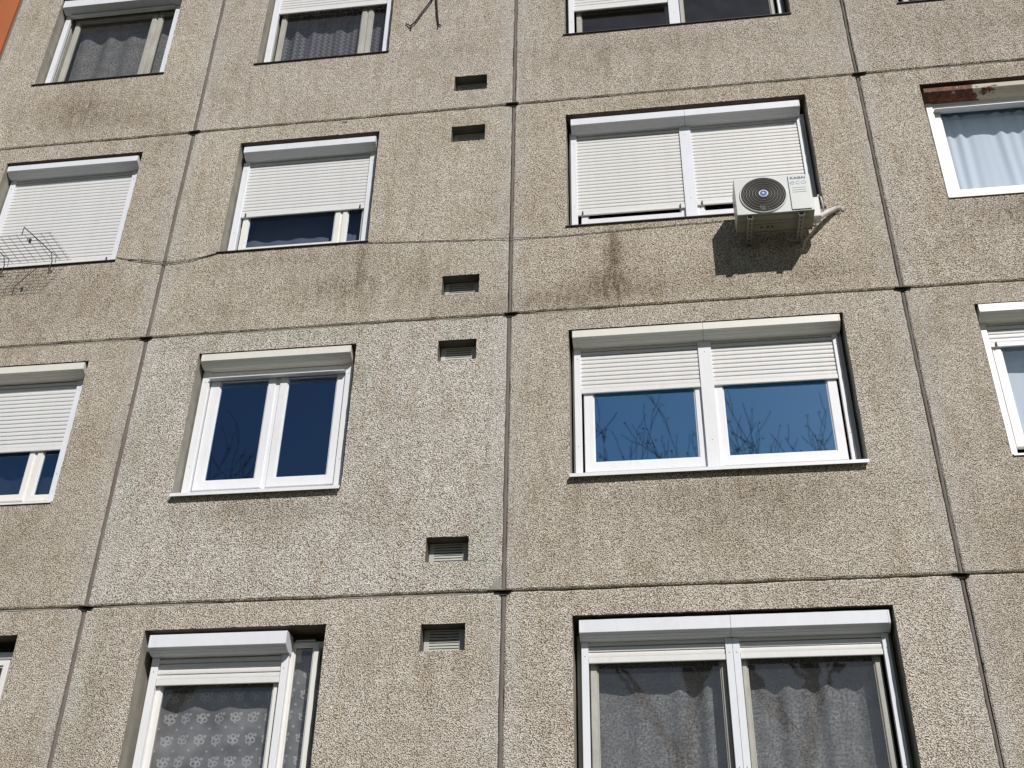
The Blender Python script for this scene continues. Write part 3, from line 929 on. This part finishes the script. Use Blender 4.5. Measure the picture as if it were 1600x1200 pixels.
curtain('curtain', 'grey zigzag lace curtain at the top edge, left of the two rusty rods', -2.95, -1.5, 3.75, 5.25, 0.36, CU['zig'], .03, 5.0, 12)
curtain('curtain', 'dim blue grey curtain in the gap below the three quarters lowered shutter', -2.95, -1.5, .95, 2.4, 0.36, CU['blue'], .03, 3.0, 13)
curtain('curtain', 'bright folded white curtain below the rusty shutter box', 4.3, 6.55, .95, 2.4, 0.33, CU['sheer'], .022, 6.5, 14)
curtain('curtain', 'pale curtain at the right edge, below the slightly lowered shutter', 4.42, 6.55, -1.85, -.4, 0.34, CU['sheer'], .03, 4.0, 15)
curtain('curtain', 'dark blue grey curtain in the small sashes at the left edge', -5.6, -4.2, -1.85, -.4, 0.36, CU['blue'], .03, 4.0, 16)
curtain('curtain', 'lace curtain with rows of white flower motifs, bottom of the photo', -2.93, -1.87, -4.7, -3.2, 0.33, CU['rose'], .028, 3.4, 17)
curtain('curtain', 'narrow flowered lace curtain in the bare side light', -1.80, -1.55, -4.7, -3.1, 0.33, CU['rose'], .02, 6.0, 18)
curtain('curtain', 'fine grey lace curtain in the left pane of the wide bottom window', .68, 1.76, -4.7, -3.2, 0.37, CU['lace'], .035, 4.5, 19)
curtain('curtain', 'fine grey lace curtain in the right pane of the wide bottom window', 1.86, 2.95, -4.7, -3.2, 0.37, CU['lace'], .04, 4.5, 20)

# ------------------------------------------------------------------ air conditioner
ac = empty('air_conditioner', (2.52, -0.02, 0.62), label='white outdoor air conditioner unit with round black fan guard on wall brackets', cat='air conditioner')
AX0, AX1, AZ0, AZ1, AYF, AYB = 2.172, 2.873, 0.642, 1.083, -0.42, -0.15
FX, FZ, FRD = 2.430, 0.862, 0.207
# casing: front plate with a round hole, then the sides
b = B()
n = 64
outer, inner = [], []
for a in range(n):
    t = 2 * math.pi * a / n
    dx, dz = math.cos(t), math.sin(t)
    inner.append((FX + FRD * dx, AYF, FZ + FRD * dz))
    cand = []
    hx0, hx1, hz0, hz1 = AX0 + .004, 2.662, AZ0 + .004, AZ1 - .004
    if dx > 1e-9: cand.append((hx1 - FX) / dx)
    if dx < -1e-9: cand.append((hx0 - FX) / dx)
    if dz > 1e-9: cand.append((hz1 - FZ) / dz)
    if dz < -1e-9: cand.append((hz0 - FZ) / dz)
    s_ = min(c for c in cand if c > 0)
    outer.append((FX + s_ * dx, AYF, FZ + s_ * dz))
b.v += outer + inner + [(x, AYF + 0.05, z) for x, y, z in inner]
for a in range(n):
    c = (a + 1) % n
    b.f.append((a, c, n + c, n + a)); b.mi.append(0)
    b.f.append((n + a, n + c, 2 * n + c, 2 * n + a)); b.mi.append(0)
for cx, cz in ((AX0 + .004, AZ0 + .004), (2.662, AZ0 + .004), (2.662, AZ1 - .004), (AX0 + .004, AZ1 - .004)):
    near = sorted(range(n), key=lambda a: abs(outer[a][0] - cx) + abs(outer[a][2] - cz))[:2]
    if abs(near[0] - near[1]) in (1, n - 1):
        i = len(b.v); b.v.append((cx, AYF, cz)); b.f.append((near[0], near[1], i)); b.mi.append(0)
b.quad((2.662, AYF, AZ0 + .004), (AX1 - .004, AYF, AZ0 + .004), (AX1 - .004, AYF, AZ1 - .004), (2.662, AYF, AZ1 - .004))
e = .004
ra = [(AX0 + e, AYF, AZ0 + e), (AX1 - e, AYF, AZ0 + e), (AX1 - e, AYF, AZ1 - e), (AX0 + e, AYF, AZ1 - e)]
rb = [(AX0, AYF + e, AZ0), (AX1, AYF + e, AZ0), (AX1, AYF + e, AZ1), (AX0, AYF + e, AZ1)]
rc = [(AX0, AYB, AZ0), (AX1, AYB, AZ0), (AX1, AYB, AZ1), (AX0, AYB, AZ1)]
for p, q in ((ra, rb), (rb, rc)):
    for j in range(4):
        b.quad(p[j], p[(j + 1) % 4], q[(j + 1) % 4], q[j])
b.quad(*rc)
for qi, fc in enumerate(b.f):
    if all(abs(b.v[t][2] - AZ0) < 1e-4 for t in fc): b.mi[qi] = 1
casing = b.obj('casing', ['ac', 'ac_base'], ac)
# ridges pressed into the base plate, drain holes and feet
b = B()
b.box(AX0 + .03, AX1 - .05, AYF + .03, AYF + .037, AZ0 - .004, AZ0 + .001)
b.box(AX0 + .02, AX1 - .03, AYF + .105, AYF + .113, AZ0 - .004, AZ0 + .001)
b.box(AX0 + .15, AX1 - .2, AYF + .15, AYF + .156, AZ0 - .004, AZ0 + .001)
b.box(AX0 + .0, AX1, AYB - .012, AYB, AZ0 - .008, AZ0 + .001)
b.obj('base_plate', 'ac_base', casing)
for hx in (2.40, 2.46, 2.50):
    q = B(); q.box(hx - .01, hx + .01, -.235, -.215, AZ0 - .003, AZ0 + .001); q.obj('drain_hole', 'black', casing)
# fan
b = B(); b.disc(FX, FZ, FRD - .002, AYF + .05, AYF + .06, 48)
fan = b.obj('fan', 'ac_dark', ac)
for i in range(3):
    q = B(); a0 = i * 2.094 + 0.4
    pts = []
    for r in (0.04, 0.10, 0.15, 0.19):
        for s_ in (-1, 1):
            a = a0 + r * 1.2 + s_ * 0.38
            pts.append((FX + r * math.cos(a), AYF + .035 + s_ * 0.010, FZ + r * math.sin(a)))
    q.v = pts
    for j in range(3):
        q.f.append((2 * j, 2 * j + 1, 2 * j + 3, 2 * j + 2)); q.mi.append(0)
    q.obj('fan_blade', 'black', fan)
b = B()
b.torus(FX, AYF - .003, FZ, FRD + .004, .008, .010, 64, 8)
guard = b.obj('fan_guard', 'ac', ac, smooth=True)
for i in range(12):
    r = 0.046 + i * 0.0142
    q = B(); q.torus(FX, AYF - .012 - .012 * (1 - (r / FRD) ** 2), FZ, r, .0036 if i % 2 else .0062, .003, 56, 6)
    q.obj('guard_ring', 'ac_ring', guard, smooth=True)
q = B()
for i in range(12):
    a = i * math.pi / 6 + .1
    q.tube([(FX + r * math.cos(a), AYF - .008 - .012 * (1 - (r / FRD) ** 2), FZ + r * math.sin(a)) for r in (.03, .08, .14, FRD)], .0016, 5)
q.obj('guard_spoke', 'ac_ring', guard)
q = B(); q.disc(FX, FZ, .041, AYF - .030, AYF - .018, 32); badge = q.obj('badge', 'badge_white', ac)
q = B(); q.disc(FX, FZ, .032, AYF - .0325, AYF - .031, 32); q.obj('badge_disc', 'blue', badge)
q = B()
q.v = [(FX - .012, AYF - .034, FZ + .012), (FX - .009, AYF - .034, FZ - .013), (FX + .003, AYF - .034, FZ - .006), (FX + .014, AYF - .034, FZ - .004), (FX - .001, AYF - .034, FZ + .013), (FX - .005, AYF - .034, FZ + .004)]
q.f = [(0, 1, 2, 5), (5, 2, 3, 4)]; q.mi = [0, 0]
q.obj('badge_emblem', 'badge_white', badge)
# service panel with the printing
b = B(); b.box(2.672, 2.850, AYF - .010, AYF + .002, .657, 1.074, b=.004)
panel = b.obj('service_panel', 'ac', ac)
b = B(); b.box(2.6675, 2.6705, AYF - .0006, AYF + .002, .657, 1.06); b.box(2.675, 2.848, AYF - .0006, AYF + .002, .6515, .6555)
b.obj('panel_groove', 'black', ac)
for i, z in enumerate((.915, .888, .862)):
    q = B(); q.box(2.700, 2.825, AYF - .013, AYF - .0095, z, z + .006, b=.0015); q.obj('panel_rib', 'ac', panel)
def text(name, s, x, z, y, size, mat, parent, sx=1.0, off=0.0):
    cu = bpy.data.curves.new(name, 'FONT')
    cu.body = s; cu.size = size; cu.extrude = 0.0004; cu.align_x = 'CENTER'; cu.align_y = 'CENTER'; cu.offset = off
    t = bpy.data.objects.new(name, cu)
    COL.objects.link(t)
    dg = bpy.context.evaluated_depsgraph_get()
    me = bpy.data.meshes.new_from_object(t.evaluated_get(dg))
    bpy.data.objects.remove(t)
    for v in me.vertices:
        v.co = Vector((x + v.co.x * sx, y - v.co.z, z + v.co.y))
    me.materials.clear(); me.materials.append(MT[mat])
    return link(name, me, parent)
text('brand_lettering', 'KAISAI', 2.760, 1.036, AYF - .0112, .040, 'print_dark', panel, 1.2, .001)
text('model_lettering', 'eco', 2.760, .985, AYF - .0112, .088, 'print_pale', panel, 1.25, -.0008)
# valve cover, bracket arms
b = B(); b.box(AX1 + .001, 2.955, -.27, -.16, .69, .93, b=.012); b.obj('valve_cover', 'ac', ac)
q = B()
for z in (.96, 1.0, 1.04):
    q.tube([(AX1, -.30, z), (AX1 + .015, -.29, z + .005), (AX1 + .018, -.25, z), (AX1, -.22, z - .005)], .004, 6)
q.obj('side_louvre', 'ac', ac)
for xa in (2.288, 2.752):
    b = B()
    b.box(xa - .024, xa + .024, -.405, -.004, .600, .604); b.box(xa - .026, xa - .0235, -.405, -.004, .6005, .636); b.box(xa + .0235, xa + .026, -.405, -.004, .6005, .636)
    b.box(xa - .022, xa + .022, -.006, -.002, .60, .98)
    br = b.obj('bracket', 'steel', ac)
    for i in range(7):
        y = -.38 + i * .055
        q = B(); q.box(xa - .006, xa + .006, y, y + .03, .5985, .6005); q.obj('slot', 'black', br)
    for y in (-.37, -.19):
        q = B(); q.tube([(xa, y, .604), (xa, y, .642)], .014, 10); q.obj('rubber_foot', 'black', br)
    q = B(); q.tube([(xa, -.012, .64), (xa, .0, .64)], .008, 6); q.obj('bolt', 'steel', br)
# pipe bundle: runs from the valve cover to the hole in the wall
pb = empty('pipe_bundle', (3.15, -.02, .98), label='white wrapped pipe bundle running from the air conditioner into the wall', cat='pipe')
pts = [(2.80, -.10, .70), (2.86, -.13, .725), (2.93, -.13, .775), (3.00, -.10, .845), (3.07, -.065, .91), (3.13, -.04, .96), (3.175, -.02, .985), (3.19, .01, .99)]
b = B(); b.tube(pts, [.018, .020, .024, .026, .026, .025, .022, .019], 12)
b.obj('wrapped_pipe', 'insul', pb, smooth=True)
rnd = random.Random(5)
b = B()
for i in range(26):
    t = i / 25 * 5.2 + 1
    k_ = int(t); f = t - k_
    a = Vector(pts[k_]).lerp(Vector(pts[min(k_ + 1, 7)]), f)
    b.torus(0, 0, 0, .0262, .0016, None, 14, 4)
    d = (Vector(pts[min(k_ + 1, 7)]) - Vector(pts[k_])).normalized()
    M_ = Matrix.Translation(a) @ (d.to_track_quat('Y', 'Z').to_matrix().to_4x4()) @ Matrix.Rotation(.25, 4, 'X')
    for vi in range(len(b.v) - 14 * 4, len(b.v)):
        b.v[vi] = tuple(M_ @ Vector(b.v[vi]))
b.obj('tape_wrap', 'insul', pb)
b = B()
for i in range(34):
    a = rnd.uniform(0, 6.28); r = rnd.uniform(.0, .058)
    cx, cz = 3.165 + r * math.cos(a), .985 + r * math.sin(a) * 1.1
    q_ = rnd.uniform(.35, 1.1)
    b.tube([(cx, .004, cz), (cx + .003, -.008 - rnd.uniform(0, .012) * q_, cz), (cx + .004, -.012 - .014 * q_, cz + .004)], [.018 * q_, .014 * q_, .004 * q_], 7)
b.obj('filler', 'insul', pb, smooth=True)
b = B()
b.tube([(2.94, -.2, .93), (2.965, -.22, .99), (2.99, -.19, .98), (3.005, -.14, .92), (3.01, -.10, .87)], .009, 8)
b.tube([(2.90, -.2, .70), (2.90, -.17, .64), (2.86, -.12, .60), (2.80, -.06, .58), (2.78, -.03, .50)], .007, 8)
b.obj('cable', 'insul', pb, smooth=True)
b = B(); b.tube([(2.60, -.13, .635), (2.62, -.10, .60), (2.68, -.07, .585), (2.75, -.05, .60), (2.79, -.06, .66)], .010, 8)
b.obj('drain_hose', 'steel', pb, smooth=True)

# ------------------------------------------------------------------ wires, rods, drying rack
def wire(name, lists, rad, mat, label, cat, n=6, group=None):
    b = B()
    for p in lists:
        q = []
        for a, c in zip(p, p[1:]):
            L = max(1, int((Vector(c) - Vector(a)).length / 0.12))
            q += [tuple(Vector(a).lerp(Vector(c), i / L)) for i in range(L)]
        q.append(p[-1])
        rnd = random.Random(len(q))
        q = [(x, y, z + rnd.uniform(-.0025, .0025)) for x, y, z in q]
        b.tube(q, rad, n)
    return b.obj(name, mat, None, label=label, cat=cat, group=group)
Y = -.008
wire('cable', [[(-4.15, .02, 1.05), (-4.124, Y, 1.054), (-3.997, Y, 1.017), (-3.783, Y, .989), (-3.566, -.018, .936), (-3.295, Y, .953), (-3.05, Y, 1.008), (-2.998, Y, 1.012)],
               [(-3.997, Y - .003, 1.014), (-3.777, Y - .004, .960), (-3.549, -.016, .920), (-3.290, Y - .002, .938), (-3.05, Y, 1.004)]], .0032, 'wire',
     'thin sagging wire between the lowered shutter at the left edge and the next window', 'wire')
wire('cable', [[(-1.50, Y, 1.008), (-1.44, Y, 1.002), (-1.05, Y, .972), (-.631, Y, .950), (-.3, Y, .93), (0, -.016, .915), (.25, Y, .905), (.54, Y, .901), (1.024, Y, .917), (1.583, Y, .930), (2.168, Y, .942), (2.6, Y, .93), (2.78, -.03, .70)]], .0034, 'wire',
     'long thin wire across the wall below the window with the air conditioner', 'wire')

for pts, hook, lab in (([(-1.222, -.02, 4.205), (-1.17, -.03, 4.25), (-.99, -.035, 4.62), (-.93, -.035, 4.80)], [[(-1.222, -.02, 4.205), (-1.283, -.012, 4.262)], [(-1.222, -.02, 4.205), (-1.215, .0, 4.135)]], 'rusty slanting metal rod hanging at the top edge of the photo'),
                       ([(-.893, -.02, 4.190), (-.905, -.03, 4.30), (-.935, -.035, 4.62), (-.94, -.035, 4.80)], [[(-.893, -.02, 4.190), (-.858, -.012, 4.165)], [(-.893, -.02, 4.190), (-.905, .0, 4.120)]], 'rusty upright metal rod hanging at the top edge of the photo')):
    b = B(); b.tube(pts, .0085, 8)
    for h in hook: b.tube(h, .007, 6)
    b.obj('metal_rod', 'rust_rod', None, label=lab, cat='rod', group='rusty rods on the wall')

rack = empty('drying_rack', (-5.2, -.02, 1.04), label='wire drying rack sticking out in front of the lowered shutter at the left edge', cat='drying rack')
b = B()
for xa in (-4.845, -5.375, -5.905):
    b = B()
    b.tube([(xa + .03, -.005, .925), (xa + .0, -.03, .945), (xa + .02, -.03, 1.04), (xa - .015, -.035, 1.165), (xa - .045, -.16, 1.172), (xa - .10, -.46, 1.160), (xa - .095, -.465, 1.055)], .0055, 6)
    b.tube([(xa + .045, -.012, 1.04), (xa + .04, -.02, 1.13), (xa - .012, -.045, 1.168)], .0035, 6)
    b.obj('arm', 'wire', rack)
m1 = B(); m1.tube([(-6.1, 0, 0), (-4.62, 0, 0)], .0021, 5); ma = m1.mesh('long_wire', 'wire')
m1 = B(); m1.tube([(0, -.46, 0), (0, -.02, 0)], .0021, 5); mb = m1.mesh('cross_wire', 'wire')
for i in range(10):
    link('long_wire', ma, rack, loc=(0, -.46 + i * .0485, 1.058))
for i in range(15):
    link('cross_wire', mb, rack, loc=(-4.655 - i * .088, 0, 1.0612))
b = B(); b.box(-4.905, -4.885, -.385, -.365, 1.02, 1.07, b=.003); b.tube([(-4.90, -.375, 1.06), (-4.915, -.385, 1.075), (-4.93, -.375, 1.05)], .004, 6)
b.obj('peg', 'black', rack)

# small knocks in the wall: dark spalls
for (x, z, s_) in ((-1.86, 2.75, .016), (-5.45, -3.05, .0), (0.9, -2.3, .0)):
    if s_:
        b = B(); b.box(x - s_ * 1.6, x + s_ * 1.6, -.006, .004, z - s_ * .3, z + s_ * .3, b=.003); b.obj('spall', 'gap', building)

# ------------------------------------------------------------------ neighbouring orange section
ob = empty('painted_building', (-10, .3, GROUND_Z), label='smooth orange painted neighbouring wall at the top left corner of the photo', cat='building')
b = B(); b.box(-16.0, -6.372, .012, .35, GROUND_Z, 8.4, b=.004)
b.obj('wall', 'orange', ob)

# roof of the two buildings
b = B(); b.box(-6.36, 7.21, .071, 12.0, 8.42, 8.75); b.obj('roof', 'gap', building)
b = B(); b.box(-6.36, 7.21, 3.5, 3.7, GROUND_Z, 8.4); b.obj('inner_wall', 'room', building)

# ------------------------------------------------------------------ bare trees opposite (seen in the panes)
def tree(loc, height, seed, fork, label, lean=(0, 0), nleaf=420):
    rnd = random.Random(seed)
    root = empty('tree', loc, label=label, cat='tree', group='bare trees opposite the block')
    base = Vector(loc)
    trunk, limbs, twigs, tips = B(), B(), B(), []
    top = base + Vector((lean[0], lean[1], fork))
    trunk.tube([base, base.lerp(top, .33) + Vector((.06, 0, 0)), base.lerp(top, .66) + Vector((-.04, .03, 0)), top], [.24, .19, .17, .16], 12)
    def grow(p, d, length, r, depth):
        pts, rs = [p], [r]
        steps = 5
        q = p.copy(); dd = d.copy()
        for i in range(steps):
            dd = (dd + Vector((rnd.uniform(-.16, .16), rnd.uniform(-.16, .16), rnd.uniform(-.04, .14)))).normalized()
            q = q + dd * length / steps
            pts.append(q.copy()); rs.append(r * (1 - .55 * (i + 1) / steps))
        (limbs if depth < 2 else twigs).tube(pts, [max(q_, .0085) for q_ in rs], 8 if depth < 2 else 4, cap=False)
        if depth >= 4:
            tips.append(q); return
        nb = {0: 3, 1: 4, 2: 3, 3: 2}[depth]
        for i in range(nb):
            k_ = min(steps, 1 + int((i + 1) / nb * (steps - 1) + rnd.random()))
            ax = Vector((rnd.uniform(-1, 1), rnd.uniform(-1, 1), rnd.uniform(-.2, .8))).normalized()
            nd = (dd * 1.0 + ax * rnd.uniform(.5, .95)).normalized()
            if nd.z < .1: nd.z = .25; nd.normalize()
            grow(pts[k_], nd, length * rnd.uniform(.5, .72), rs[k_] * .62, depth + 1)
        tips.append(q)
    h = height - fork
    for i in range(4):
        a = i * 1.57 + rnd.uniform(-.4, .4)
        sp = [.12, .42, .55, .4][i]
        grow(top, Vector((math.cos(a) * sp, math.sin(a) * sp, 1)).normalized(), h * [.62, .5, .46, .5][i], [.17, .15, .14, .13][i], 0)
    trunk.obj('trunk', 'bark', root, smooth=True)
    limbs.obj('limb', 'bark', root, smooth=True)
    twigs.obj('twig', 'bark', root, kind='stuff')
    lf = B()
    for _ in range(nleaf):
        p = rnd.choice(tips) + Vector((rnd.gauss(0, .05), rnd.gauss(0, .05), rnd.gauss(0, .05)))
        u = Vector((rnd.uniform(-1, 1), rnd.uniform(-1, 1), rnd.uniform(-1, 1))).normalized() * .035
        v = u.orthogonal().normalized() * .025
        lf.quad(p - u, p + v, p + u, p - v)
    lf.obj('leaf', 'leaf', root, kind='stuff')
tree((1.7, -18.0, GROUND_Z), 18.0, 3, 8.4, 'bare forked tree opposite the wide windows, seen only as a reflection', (-.1, 0))
tree((4.5, -19.5, GROUND_Z), 17.5, 8, 9.0, 'second bare tree opposite, mirrored in the right blue pane')
tree((-11.4, -18.6, GROUND_Z), 17.0, 5, 9.0, 'bare tree opposite, mirrored in the dark two-casement window')
